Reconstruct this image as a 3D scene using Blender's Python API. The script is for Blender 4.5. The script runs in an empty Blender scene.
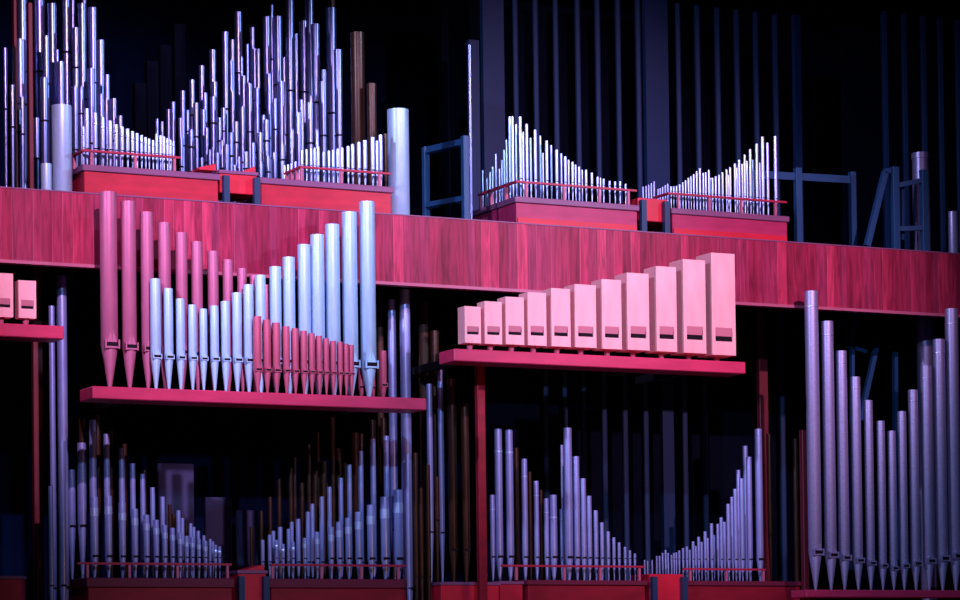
import bpy, bmesh, math, random
from mathutils import Vector, Matrix

random.seed(11)
C = bpy.context.scene.collection
PI = math.pi

# ------------------------------------------------------------------ camera
F = 2800.0                       # focal length in pixels of the 960 wide frame
YAW, PITCH, ROLL, SHY = 0.4637, 0.0249, -0.01276, 311.95
ZO = 1.6                         # eye height above the hall floor
D0 = 28.0
fw = Vector((math.sin(YAW)*math.cos(PITCH), math.cos(YAW)*math.cos(PITCH), math.sin(PITCH)))
rt0 = Vector((math.cos(YAW), -math.sin(YAW), 0))
up0 = rt0.cross(fw)
rt = math.cos(ROLL)*rt0 + math.sin(ROLL)*up0
up = -math.sin(ROLL)*rt0 + math.cos(ROLL)*up0
EYE = Vector((-D0*math.sin(YAW), -D0*math.cos(YAW), ZO))

cam_d = bpy.data.cameras.new('camera')
cam = bpy.data.objects.new('camera', cam_d)
C.objects.link(cam)
cam_d.sensor_width = 36.0
cam_d.lens = 36.0*F/960.0
cam_d.shift_y = SHY/960.0
cam_d.clip_end = 200
M = Matrix.Identity(4)
for i in range(3):
    M[i][0] = rt[i]; M[i][1] = up[i]; M[i][2] = -fw[i]; M[i][3] = EYE[i]
cam.matrix_world = M
bpy.context.scene.camera = cam


def ray(px, py):
    return fw + rt*((px-480)/F) + up*((300+SHY-py)/F)


def at(px, py, Y):
    """point of the organ front's plane Y = const seen at a place of the photograph"""
    d = ray(px, py)
    return EYE + d*((Y-EYE.y)/d.y)


def atX(px, py, X):
    d = ray(px, py)
    return EYE + d*((X-EYE.x)/d.x)


def size(px, py, w, Y):
    """metres across w pixels there"""
    p = at(px, py, Y)
    return w*((p-EYE).dot(fw))/F


# ------------------------------------------------------------------ materials
def mat(name, col, rough=.5, metal=0., spec=.5, var=0., vscale=(6, 6, 6), bump=0., coat=0.):
    m = bpy.data.materials.new(name)
    m.use_nodes = True
    nt = m.node_tree
    b = nt.nodes['Principled BSDF']
    b.inputs['Base Color'].default_value = (*col, 1)
    b.inputs['Roughness'].default_value = rough
    b.inputs['Metallic'].default_value = metal
    b.inputs['Specular IOR Level'].default_value = spec
    if coat:
        b.inputs['Coat Weight'].default_value = coat
        b.inputs['Coat Roughness'].default_value = .2
    if var:
        tc = nt.nodes.new('ShaderNodeTexCoord')
        mp = nt.nodes.new('ShaderNodeMapping')
        mp.inputs['Scale'].default_value = vscale
        nz = nt.nodes.new('ShaderNodeTexNoise')
        nz.inputs['Scale'].default_value = 1.0
        nz.inputs['Detail'].default_value = 4
        rp = nt.nodes.new('ShaderNodeValToRGB')
        rp.color_ramp.elements[0].position = .3
        rp.color_ramp.elements[1].position = .7
        lo = [c*(1-var) for c in col]
        hi = [min(1, c*(1+var)) for c in col]
        rp.color_ramp.elements[0].color = (*lo, 1)
        rp.color_ramp.elements[1].color = (*hi, 1)
        L = nt.links.new
        L(tc.outputs['Object'], mp.inputs['Vector'])
        L(mp.outputs['Vector'], nz.inputs['Vector'])
        L(nz.outputs['Fac'], rp.inputs['Fac'])
        L(rp.outputs['Color'], b.inputs['Base Color'])
        if bump:
            bp = nt.nodes.new('ShaderNodeBump')
            bp.inputs['Strength'].default_value = bump
            bp.inputs['Distance'].default_value = .01
            L(nz.outputs['Fac'], bp.inputs['Height'])
            L(bp.outputs['Normal'], b.inputs['Normal'])
    return m


def plank_material():
    """vertical red boards of uneven width, each with its own tone and grain"""
    m = bpy.data.materials.new('red_plank_veneer')
    m.use_nodes = True
    nt = m.node_tree
    b = nt.nodes['Principled BSDF']
    b.inputs['Roughness'].default_value = .42
    b.inputs['Specular IOR Level'].default_value = .18
    L = nt.links.new
    tc = nt.nodes.new('ShaderNodeTexCoord')
    sp = nt.nodes.new('ShaderNodeSeparateXYZ')
    L(tc.outputs['Object'], sp.inputs[0])

    def math_(op, a, bv=None):
        n = nt.nodes.new('ShaderNodeMath')
        n.operation = op
        for k, v in enumerate((a, bv)):
            if v is None:
                continue
            if isinstance(v, (int, float)):
                n.inputs[k].default_value = v
            else:
                L(v, n.inputs[k])
        return n.outputs[0]
    # wobble so that board widths differ
    wob = nt.nodes.new('ShaderNodeTexNoise')
    wob.noise_dimensions = '1D'
    wob.inputs['Scale'].default_value = 1.7
    L(sp.outputs['X'], wob.inputs['W'])
    xw = math_('ADD', sp.outputs['X'], math_('MULTIPLY', wob.outputs['Fac'], .22))
    cell = math_('MULTIPLY', xw, 1/.10)
    idx = math_('FLOOR', cell)
    fr = math_('FRACT', cell)
    wn = nt.nodes.new('ShaderNodeTexWhiteNoise')
    wn.noise_dimensions = '1D'
    L(idx, wn.inputs['W'])
    rp = nt.nodes.new('ShaderNodeValToRGB')
    e = rp.color_ramp.elements
    e[0].position, e[0].color = 0, (.24, .014, .050, 1)
    e[1].position, e[1].color = 1, (.55, .055, .13, 1)
    x = e.new(.3); x.color = (.32, .022, .065, 1)
    x = e.new(.6); x.color = (.30, .028, .085, 1)
    x = e.new(.85); x.color = (.45, .030, .085, 1)
    L(wn.outputs['Value'], rp.inputs['Fac'])
    # grain, stretched along the boards and offset per board
    mp = nt.nodes.new('ShaderNodeCombineXYZ')
    L(math_('MULTIPLY', sp.outputs['X'], 26), mp.inputs[0])
    L(math_('MULTIPLY', wn.outputs['Value'], 40), mp.inputs[1])
    L(math_('MULTIPLY', sp.outputs['Z'], 2.2), mp.inputs[2])
    nz = nt.nodes.new('ShaderNodeTexNoise')
    nz.inputs['Scale'].default_value = 1.0
    nz.inputs['Detail'].default_value = 6
    nz.inputs['Distortion'].default_value = .8
    L(mp.outputs[0], nz.inputs['Vector'])
    gr = nt.nodes.new('ShaderNodeValToRGB')
    gr.color_ramp.elements[0].position = .25
    gr.color_ramp.elements[0].color = (.5, .5, .5, 1)
    gr.color_ramp.elements[1].position = .75
    gr.color_ramp.elements[1].color = (1.45, 1.45, 1.45, 1)
    L(nz.outputs['Fac'], gr.inputs['Fac'])
    mx = nt.nodes.new('ShaderNodeMix')
    mx.data_type = 'RGBA'
    mx.blend_type = 'MULTIPLY'
    mx.inputs['Factor'].default_value = 1
    L(rp.outputs['Color'], mx.inputs['A'])
    L(gr.outputs['Color'], mx.inputs['B'])
    # pale seam along one edge of a board
    seam = math_('LESS_THAN', fr, .045)
    hit = math_('MULTIPLY', seam, math_('GREATER_THAN', wn.outputs['Value'], .6))
    mx2 = nt.nodes.new('ShaderNodeMix')
    mx2.data_type = 'RGBA'
    L(math_('MULTIPLY', hit, .3), mx2.inputs['Factor'])
    L(mx.outputs['Result'], mx2.inputs['A'])
    mx2.inputs['B'].default_value = (.75, .2, .34, 1)
    L(mx2.outputs['Result'], b.inputs['Base Color'])
    return m


MT = dict(
    zinc=mat('satin_zinc', (.44, .67, .95), .43, .35, .5, .10, (18, 18, 5)),
    zinc_dim=mat('dull_zinc', (.40, .38, .66), .40, .55, .5, .12, (30, 30, 60)),
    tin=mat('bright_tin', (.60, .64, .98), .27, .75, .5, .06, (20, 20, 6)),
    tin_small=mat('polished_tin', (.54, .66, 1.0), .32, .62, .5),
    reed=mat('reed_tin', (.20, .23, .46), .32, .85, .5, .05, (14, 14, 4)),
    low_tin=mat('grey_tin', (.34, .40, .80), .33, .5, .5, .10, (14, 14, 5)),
    copper=mat('flamed_copper', (.50, .13, .25), .45, .35, .5, .10, (12, 12, 4)),
    rose=mat('rose_copper', (.52, .09, .17), .48, .25, .5, .08, (12, 12, 4)),
    pale_wood=mat('pale_wood', (.96, .44, .47), .5, 0, .4, .10, (9, 9, 2.4), .1),
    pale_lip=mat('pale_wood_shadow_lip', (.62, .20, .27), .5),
    red_wood=mat('red_lacquered_wood', (.46, .008, .035), .45, 0, .4, .18, (3, 12, 14)),
    shelf_wood=mat('crimson_shelf_wood', (.60, .032, .115), .4, 0, .45, .12, (3, 12, 14)),
    bright_red=mat('scarlet_wood', (.62, .012, .04), .45, 0, .4, .12, (3, 10, 10)),
    mauve=mat('mauve_edge_wood', (.22, .07, .17), .45, 0, .4, .1, (3, 12, 12)),
    rail=mat('rail_wood', (.38, .014, .055), .45, 0, .4),
    rail_post=mat('pale_rail_post', (.48, .11, .20), .45),
    brown=mat('brown_metal_and_shaded_tin', (.05, .02, .012), .34, .4, .5, .25, (10, 10, 3)),  # also carries the shade on upper lengths of silver pipes
    brownwood=mat('dark_brown_wood', (.06, .028, .018), .6, 0, .3, .3, (10, 10, 2)),
    darkred=mat('dark_red_paint', (.12, .004, .014), .5),
    blue_steel=mat('blue_painted_steel', (.014, .075, .20), .5, .0, .4),
    shutter=mat('blue_grey_shutter', (.005, .024, .078), .6, 0, .3),
    shaded_red=mat('shaded_red_wood', (.26, .006, .022), .5, 0, .3, .18, (3, 12, 14)),  # red wood with the lower level's dim light put into its colour
    shaded_mauve=mat('shaded_mauve_edge', (.15, .012, .04), .5, 0, .3),  # cap edge likewise darkened for the dim lower level
    mauve_red=mat('mauve_red_wood', (.40, .022, .10), .45, 0, .35, .15, (3, 12, 14)),
    dark_steel=mat('dark_blue_steel', (.012, .035, .10), .5, 0, .4),
    shutter_low=mat('dark_blue_shutter', (.008, .024, .07), .6, 0, .2),
    black=mat('black_paint', (.008, .008, .012), .6, 0, .2),
    slot=mat('mouth_darkness', (.012, .006, .012), .8, 0, .1),
    cord=mat('black_cord', (.01, .01, .015), .7, 0, .1),
    wall=mat('night_blue_wall', (.0012, .0042, .020), .9, 0, .02, .15, (.7, .7, .7)),
    lit_wall=mat('lit_wall_blue_grey', (.05, .06, .15), .7, 0, .2, .1, (2, 2, 2)),  # paler blue that paints light lying on the back wall
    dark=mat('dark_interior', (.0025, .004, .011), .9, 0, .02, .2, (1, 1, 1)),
    floor=mat('dark_floor', (.03, .012, .014), .6, 0, .3, .3, (3, 3, 3)),
    plank=plank_material(),
)


# ------------------------------------------------------------------ mesh helpers
def link(name, bm, material, parent=None, smooth=False):
    me = bpy.data.meshes.new(name)
    bm.normal_update()
    bmesh.ops.recalc_face_normals(bm, faces=bm.faces)
    bm.to_mesh(me)
    bm.free()
    me.materials.append(MT[material])
    if smooth:
        for p in me.polygons:
            p.use_smooth = True
        try:
            me.set_sharp_from_angle(angle=math.radians(40))
        except Exception:
            pass
    o = bpy.data.objects.new(name, me)
    C.objects.link(o)
    if parent is not None:
        o.parent = parent
    return o


def empty(name, loc, rotz=0.):
    o = bpy.data.objects.new(name, None)
    o.empty_display_size = .1
    C.objects.link(o)
    o.location = loc
    o.rotation_euler = (0, 0, rotz)
    return o


def tag(o, label, cat, group=None):
    o['label'] = label
    o['category'] = cat
    if group:
        o['group'] = group
    n = len(label.split())
    if not 4 <= n <= 16: print('LABEL', n, label)
    return o


def box(bm, x0, x1, y0, y1, z0, z1, bev=0.):
    vs = [bm.verts.new((x, y, z)) for z in (z0, z1) for y in (y0, y1) for x in (x0, x1)]
    fs = [(0, 1, 3, 2), (4, 6, 7, 5), (0, 4, 5, 1), (1, 5, 7, 3), (3, 7, 6, 2), (2, 6, 4, 0)]
    nf = [bm.faces.new([vs[i] for i in f]) for f in fs]
    if bev:
        es = {e for f in nf for e in f.edges}
        bmesh.ops.bevel(bm, geom=list(es), offset=bev, segments=1, affect='EDGES')


def lathe(bm, prof, n=16, cx=0., cy=0., caps=(True, True)):
    """prof: list of (radius, z)"""
    rings = []
    for r, z in prof:
        rings.append([bm.verts.new((cx+r*math.cos(2*PI*k/n), cy+r*math.sin(2*PI*k/n), z)) for k in range(n)])
    for a, b in zip(rings, rings[1:]):
        for k in range(n):
            bm.faces.new((a[k], a[(k+1) % n], b[(k+1) % n], b[k]))
    if caps[0]:
        bm.faces.new(rings[0][::-1])
    if caps[1]:
        bm.faces.new(rings[-1])


def bar(bm, p, q, w, d):
    """square bar from p to q, w wide and d deep"""
    p, q = Vector(p), Vector(q)
    a = (q-p).normalized()
    s = a.cross(Vector((0, 1, 0)))
    if s.length < .1:
        s = Vector((1, 0, 0))
    s.normalize()
    t = a.cross(s).normalized()
    vs = []
    for e in (p, q):
        for i, j in ((-1, -1), (1, -1), (1, 1), (-1, 1)):
            vs.append(bm.verts.new(e + s*(w/2*i) + t*(d/2*j)))
    bm.faces.new(vs[3::-1])
    bm.faces.new(vs[4:])
    for k in range(4):
        bm.faces.new((vs[k], vs[(k+1) % 4], vs[4+(k+1) % 4], vs[4+k]))


ONES = ['', 'first', 'second', 'third', 'fourth', 'fifth', 'sixth', 'seventh', 'eighth', 'ninth', 'tenth', 'eleventh',
        'twelfth', 'thirteenth', 'fourteenth', 'fifteenth', 'sixteenth', 'seventeenth', 'eighteenth', 'nineteenth']
TENS = {20: 'twent', 30: 'thirt', 40: 'fort', 50: 'fift', 60: 'sixt', 70: 'sevent', 80: 'eight'}


def nth(n):
    if n < 20:
        return ONES[n]
    t, u = n//10*10, n % 10
    return TENS[t] + ('ieth' if u == 0 else 'y-' + ONES[u])


# ------------------------------------------------------------------ pipes
def flue_pipe(name, X, Y, zb, zt, r, mouth, material, detail=2, tip=.22, collar=None, seg=None, face=0., taper=1.0):
    """A metal flue pipe standing on its foot: body, foot, mouth; ears, lips and a tuning collar when large."""
    zb += .002
    root = empty(name, (X, Y, zb), face)
    h = zt-zb
    n = seg or (20 if detail >= 2 else 10)
    rt_ = r*taper
    bm = bmesh.new()
    deep = min(.5*h, 5*r)
    lathe(bm, [(r*.97, mouth+.0), (r, mouth+.004), (rt_, h), (rt_*.9, h), (rt_*.9, h-deep)], n, caps=(True, True))
    link('pipe_body', bm, material, root, True)
    bm = bmesh.new()
    lathe(bm, [(r*tip, 0), (r*tip*1.15, mouth*.05), (r*.96, mouth*.985), (r*.96, mouth)], n)
    link('pipe_foot', bm, material, root, True)
    if detail >= 1:
        bm = bmesh.new()
        sh = r*.48 if detail >= 2 else r*.5
        box(bm, -r*.72, r*.72, -r*1.03, -r*.55, mouth-.1*sh, mouth+sh)
        link('mouth', bm, 'slot', root)
    if detail >= 2:
        for s in (-1, 1):
            bm = bmesh.new()
            x = s*r*.80
            box(bm, x-r*.08, x+r*.08, -r*1.16, -r*.5, mouth-r*.3, mouth+r*.75)
            link('mouth_ear', bm, material, root)
        bm = bmesh.new()
        box(bm, -r*.71, r*.71, -r*1.08, -r*.6, mouth-r*.22, mouth-.02*r)
        link('lower_lip', bm, material, root)
        bm = bmesh.new()
        # flattened upper lip: a wedge leaning in over the slot
        zs, zl = mouth+sh, mouth+sh+r*1.7
        v = [bm.verts.new(p) for p in ((-r*.6, -r*1.0, zs), (r*.6, -r*1.0, zs), (r*.6, -r*.6, zs), (-r*.6, -r*.6, zs), (0, -r*.97, zl))]
        bm.faces.new((v[0], v[1], v[4]))
        bm.faces.new((v[3], v[2], v[1], v[0]))
        bm.faces.new((v[1], v[2], v[4]))
        bm.faces.new((v[2], v[3], v[4]))
        bm.faces.new((v[3], v[0], v[4]))
        link('upper_lip', bm, material, root)
    if collar:
        cz, ch, cm = collar
        bm = bmesh.new()
        rr = r+(rt_-r)*((cz-mouth)/(h-mouth))
        lathe(bm, [(rr*1.0, cz), (rr*1.09, cz+.002), (rr*1.09, cz+ch-.002), (rr*1.0, cz+ch)], n, caps=(False, False))
        link('tuning_collar', bm, cm, root, True)
    return root


def reed_pipe(name, X, Y, zb, zt, r, material, tie=True):
    """A trumpet-like reed pipe: boot, slim resonator widening upward, black retaining cord."""
    zb += .002
    root = empty(name, (X, Y, zb))
    h = zt-zb
    bm = bmesh.new()
    lathe(bm, [(r*.6, .2*h), (r*.72, .22*h), (r, h), (r*.88, h), (r*.8, h-min(.3*h, 6*r))], 12, caps=(True, True))
    link('resonator', bm, material, root, True)
    bm = bmesh.new()
    lathe(bm, [(r*.3, 0), (r*.7, .05*h), (r*.72, .17*h), (r*.5, .2*h)], 10)
    link('boot', bm, material, root, True)
    if tie:
        cz = h*random.uniform(.5, .8)
        rr = r*(.72+.28*((cz-.22*h)/(.78*h)))
        bm = bmesh.new()
        lathe(bm, [(rr*1.02, cz), (rr*1.25, cz+.004), (rr*1.25, cz+.016), (rr*1.02, cz+.02)], 12, caps=(False, False))
        link('retaining_cord', bm, 'cord', root, True)
    return root


PLACED = []          # (x, y, r, level) of every pipe that stands
STANDS = []          # (x0, x1, y0, y1, ztop) footprints of the low chests and boxes


def clear_y(px, py, w, y, level, wk=1.0, step=.02, most=40, gap=1.06):
    """nearest depth to y at which the pipe touches no pipe already standing on that level"""
    best = None
    for k in range(most):
        for s_ in ((1,) if k == 0 else (1, -1) if k < 4 else (1,)):
            yy = y + s_*k*step
            p = at(px, py, yy)
            r = size(px, py, w, yy)/2*wk
            if all(l != level or math.hypot(p.x-a, yy-b) > (r+c)*gap for a, b, c, l in PLACED):
                PLACED.append((p.x, yy, r, level))
                return yy
    p = at(px, py, y)
    PLACED.append((p.x, y, size(px, py, w, y)/2*wk, level))
    return y


def lvl(z):
    return 0 if z < 3 else 1 if z < 5.6 else 2


def rank(items, Y, zb, name, material, mouth, phrase, cat, group=None, detail=1, yoff=None, collar=None, reed=False, foot_tip=.3, wk=1.0,
         taper=1.0, extreme=True):
    """items: (x, ytop, width) in the photograph's frame, on the plane Y; labels count them from the left.
    phrase: '{n} ... ' text with {n} replaced by the ordinal"""
    its = sorted(items, key=lambda t: t[0])
    out = []
    for i, it in enumerate(its):
        px, py, w = it[:3]
        y = Y if yoff is None else Y + yoff(i, px, py)
        y = clear_y(px, py, w, y, lvl(zb), wk)
        p = at(px, py, y)
        r = size(px, py, w, y)/2*wk
        zbv = zb if not callable(zb) else zb(p.x)
        m = mouth if not callable(mouth) else mouth(i, px, r)
        if reed:
            o = reed_pipe(name, p.x, y, zbv, p.z, r, material, tie=(p.z-zbv) > .5)
        else:
            col = None
            if collar:
                ch = r*collar[0]
                col = (p.z-zbv-r*collar[1], ch, collar[2])
            o = flue_pipe(name, p.x, y, zbv, p.z, r, m, material, detail, foot_tip, col, taper=taper)
        tag(o, phrase.replace('{n}', nth(i+1)), cat, group)
        out.append(o)
    return out


# ------------------------------------------------------------------ the setting
def struct(name, material, *boxes):
    bm = bmesh.new()
    for b in boxes:
        box(bm, *b)
    o = link(name, bm, material)
    o['kind'] = 'structure'
    return o


ZF_TOP = at(375, 212.5, 0).z          # top of the fascia
ZF_BOT = at(375, 284, 0).z            # its lower edge
Z_UP = at(516, 194.5, .2).z - .02     # tops of the upper windchests
Z_LOW = at(528, 581, .3).z + .01      # tops of the lower windchests
Z_LOFT = ZF_TOP-.08
Z_PLAT = Z_LOW-.6
YB = 4.6                              # back wall
XL, XR = -9.0, 12.0

struct('floor', 'floor', (XL, XR, -40, YB+.2, -.2, 0))
struct('trim_1', 'red_wood', (XL, XR, -.9, YB, 0, Z_PLAT))                      # the low organ platform
struct('wall_back', 'wall', (XL, XR, YB, YB+.2, 0, 10.5))
struct('wall_left', 'dark', (XL-.2, XL, -3, YB+.2, 0, 10.5))
struct('wall_right', 'dark', (XR, XR+.2, -3, YB+.2, 0, 10.5))
struct('ceiling', 'dark', (XL-.2, XR+.2, -1, YB+.2, 10.3, 10.5))
struct('trim_2', 'dark', (XL, XR, .10, YB, Z_LOFT-.30, Z_LOFT))                  # loft deck behind the fascia

# fascia: long red board band across the whole front
fas = empty('balcony_fascia', (0, 0, ZF_BOT))
tag(fas, 'long red plank fascia band crossing the whole organ between the two levels', 'panel')
bm = bmesh.new()
box(bm, XL+.02, XR-.02, 0, .07, .03, ZF_TOP-ZF_BOT-.012)
o = link('plank_face', bm, 'plank', fas)
bm = bmesh.new()
box(bm, XL+.02, XR-.02, -.012, .10, 0, .03)
link('bottom_edge', bm, 'rail_post', fas)
bm = bmesh.new()
box(bm, XL+.02, XR-.02, -.006, .10, ZF_TOP-ZF_BOT-.012, ZF_TOP-ZF_BOT)
link('top_edge', bm, 'mauve', fas)
for fx in (XL+.4, XR-.4):
    bm = bmesh.new()
    box(bm, fx-.1, fx+.1, .02, .2, Z_PLAT-ZF_BOT, 0)
    link('fascia_post', bm, 'darkred', fas)


# ------------------------------------------------------------------ shelves with the front pipes
def shelf(name, label, x0, x1, Yf, depth, ztop, th, brace_x, material='shelf_wood'):
    root = empty(name, (x0, Yf, ztop-th))
    bm = bmesh.new()
    box(bm, 0, x1-x0, 0, depth, 0, th, .008)
    link('shelf_board', bm, material, root)
    for bx in brace_x:
        bm = bmesh.new()
        # arm running back to the organ frame behind
        box(bm, bx-x0-.04, bx-x0+.04, depth-.05, .9-Yf, .03, th-.01)
        link('support_arm', bm, 'black', root)
    tag(root, label, 'shelf')
    return root


YS = -.62
s1a, s1b = at(92.5, 384.8, YS), at(426.5, 399.4, YS)
Z_S1 = (s1a.z+s1b.z)/2
shelf('pipe_shelf', 'long crimson shelf carrying the mixed copper and zinc pipes below the fascia', s1a.x, s1b.x, YS, .37, Z_S1, .115,
      (s1a.x+.5, s1b.x-.5))
s2a, s2b = at(454, 347.5, YS), at(745.7, 363, YS)
Z_S2 = (s2a.z+s2b.z)/2
shelf('pipe_shelf', 'crimson shelf carrying eleven pale square wooden pipes, right of centre', s2a.x, s2b.x, YS, .34, Z_S2, .12,
      (s2a.x+.3, s2b.x-.4))
s3b = at(64, 326, YS)
Z_S3 = s3b.z
s3a_x = s3b.x-1.2
shelf('pipe_shelf', 'short crimson shelf cut off by the left picture edge under two square pipes', s3a_x, s3b.x, YS, .30, Z_S3, .12,
      (s3b.x-.6,))

Y1 = YS+.165        # front row
Y2 = YS+.30        # rear row
zinc = [(155, 279, 10.5), (168, 288.7, 9.5), (180, 299, 9), (192, 305, 8.5), (203, 309, 8), (214, 306, 8.8), (225, 301.5, 9),
        (236.5, 293, 9.8), (248, 285, 10.5), (260, 275.5, 11), (275, 267, 12), (288.5, 257.5, 12.4), (303.7, 245, 13), (317, 235, 14),
        (332, 224.7, 14.5), (349, 212.5, 15.3), (366.7, 202, 15.8)]
rank(zinc, Y1, Z_S1, 'organ_pipe', 'zinc', lambda i, px, r: .30, '{n} from left of seventeen pale blue zinc pipes on the long crimson shelf',
     'organ pipe', 'pale blue zinc pipes on the long shelf', detail=2, foot_tip=.25)
copper = [(108, 192.5, 17.3), (128, 201.7, 15), (146.5, 212.5, 13.3), (164, 223, 12.8), (181, 233, 12), (196.5, 242, 11.5),
          (212.7, 251.5, 11), (227.5, 260, 10.4), (241.7, 268.7, 9.6), (254, 275.7, 9), (266, 285, 8.4)]
rank(copper, Y2, Z_S1, 'copper_pipe', 'copper', lambda i, px, r: .40-.009*i, '{n} from left of the purple-pink copper pipes behind the zinc ones',
     'organ pipe', 'purple-pink copper pipes on the long shelf', detail=2, foot_tip=.2)
rose = [(257, 316.5, 8.6), (266.7, 320, 8), (276, 323, 8), (286, 326.5, 7.4), (295, 328.5, 7), (303.5, 331, 7), (311.5, 333.5, 6.6),
        (319, 336, 6.4), (326, 338.5, 6), (333, 341, 6), (340, 342, 5.6), (346, 344, 5.4), (351.3, 345, 5.2)]
rank(rose, YS+.048, Z_S1, 'rose_pipe', 'rose', lambda i, px, r: .205,
     '{n} from left of the short rose pipes in front of the tall zinc pipes',
     'organ pipe', 'short rose pipes on the long shelf', detail=2, foot_tip=.25)
rank([(382.5, 351, 8)], Y1+.1, Z_S1, 'rose_pipe', 'rose', .13, 'single short red pipe alone at the right end of the long shelf', 'organ pipe',
     detail=2)
rank([(361, 361, 6), (373, 371, 4.5)], Y2, Z_S1, 'rose_pipe', 'rose', .11, '{n} from left of two tiny red pipes tucked behind the tallest zinc pipe',
     'organ pipe', detail=1)


# ------------------------------------------------------------------ square wooden pipes
def wood_pipe(X0, X1, Yf, zb, z0, z1, label, group, depth):
    """front from X0 to X1, bottom z0, top z1, standing on a stub foot from zb"""
    w = X1-X0
    root = empty('wooden_pipe', ((X0+X1)/2, Yf+depth/2, zb))
    h0, h1 = z0-zb, z1-zb
    d = depth/2
    a = w/2
    xa = a*.72
    k = max(0, min(1, (h1-h0-.36)/.64))
    s0 = h0+.085+.055*k
    s1 = s0+.028+.026*k
    l1 = s1+.052+.035*k
    bm = bmesh.new()
    V = lambda x, y, z: bm.verts.new((x, y, z))
    f = -d
    cols, rows = (-a, -xa, xa, a), (h0, s0, s1, l1, h1)
    g = [[V(x, f, z) for x in cols] for z in rows]
    for r in range(4):
        for c in range(3):
            if c == 1 and r in (1, 2):
                continue
            bm.faces.new((g[r][c], g[r][c+1], g[r+1][c+1], g[r+1][c]))
    b = [V(-a, d, h0), V(a, d, h0), V(a, d, h1), V(-a, d, h1)]
    bm.faces.new(b)
    bm.faces.new((g[0][0], b[0], b[1], g[0][3], g[0][2], g[0][1]))
    bm.faces.new((g[4][0], g[4][1], g[4][2], g[4][3], b[2], b[3]))
    bm.faces.new((g[0][0], g[1][0], g[2][0], g[3][0], g[4][0], b[3], b[0]))
    bm.faces.new((g[0][3], b[1], b[2], g[4][3], g[3][3], g[2][3], g[1][3]))
    # slot recess
    q = .05
    r0 = [V(-xa, f+q, s0), V(xa, f+q, s0), V(xa, f+q, s1), V(-xa, f+q, s1)]
    bm.faces.new(r0)
    bm.faces.new((g[1][1], g[1][2], r0[1], r0[0]))
    bm.faces.new((g[1][1], r0[0], r0[3], g[2][1]))
    bm.faces.new((g[1][2], g[2][2], r0[2], r0[1]))
    link('pipe_body', bm, 'pale_wood', root)
    # bevelled upper lip leaning in to the slot
    bm = bmesh.new()
    e = .014
    v = [bm.verts.new(p) for p in ((-xa, f+e, s1), (xa, f+e, s1), (xa, f, l1), (-xa, f, l1), (-xa, f+q, s1), (xa, f+q, s1))]
    bm.faces.new(v[:4])
    bm.faces.new((v[4], v[5], v[1], v[0]))
    bm.faces.new((v[4], v[0], v[3]))
    bm.faces.new((v[1], v[5], v[2]))
    bm.faces.new((v[5], v[4], v[3], v[2]))
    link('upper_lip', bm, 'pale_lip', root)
    bm = bmesh.new()
    box(bm, -xa*.99, xa*.99, f+.012, f+q-.002, s0+.002, s1-.002)
    link('mouth', bm, 'slot', root)
    bm = bmesh.new()
    lathe(bm, [(.022, 0), (.03, h0*.6), (.03, h0)], 10)
    link('pipe_foot', bm, 'rail_post', root)
    tag(root, label, 'organ pipe', group)
    return root


wood = [(464.5, 480.7, 306, 343), (484.5, 501.7, 301, 344), (505.5, 523.7, 296.5, 344.5), (527.5, 546, 292, 345.5), (551, 570, 288, 346.5),
        (574.5, 595.7, 284, 347.5), (601.5, 621, 279, 349), (626.7, 648.5, 272.5, 350), (655.7, 676, 266, 351.5), (682.7, 705, 259, 353),
        (711, 734.5, 252.5, 355)]
for i, (a, b, t, q) in enumerate(wood):
    Yw = YS+.03
    A, B = at(a, t, Yw), at(b, t, Yw)
    zb0 = at((a+b)/2, q, Yw).z
    dep = (B.x-A.x)*(.85+.2*i/10)
    extra = ', shortest of its row' if i == 0 else ', tallest of its row' if i == 10 else ''
    wood_pipe(A.x, B.x, Yw, Z_S2, max(zb0, Z_S2+.05), A.z,
              nth(i+1)+' from left of eleven pale pink square wooden pipes'+extra, 'pale square wooden pipes on the right shelf', dep)
for i, (a, b, t, q, lb) in enumerate([(-8, 13, 272.5, 317.5, 'pale square wooden pipe cut by the left picture edge'),
                                      (18.5, 36, 280, 318, 'short pale square wooden pipe near the left shelf end')]):
    Yw = YS+.03
    A, B = at(a, t, Yw), at(b, t, Yw)
    wood_pipe(A.x, B.x, Yw, Z_S3, Z_S3+.06, A.z, lb, 'pale square wooden pipes on the left shelf', (B.x-A.x)*.7)


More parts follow.
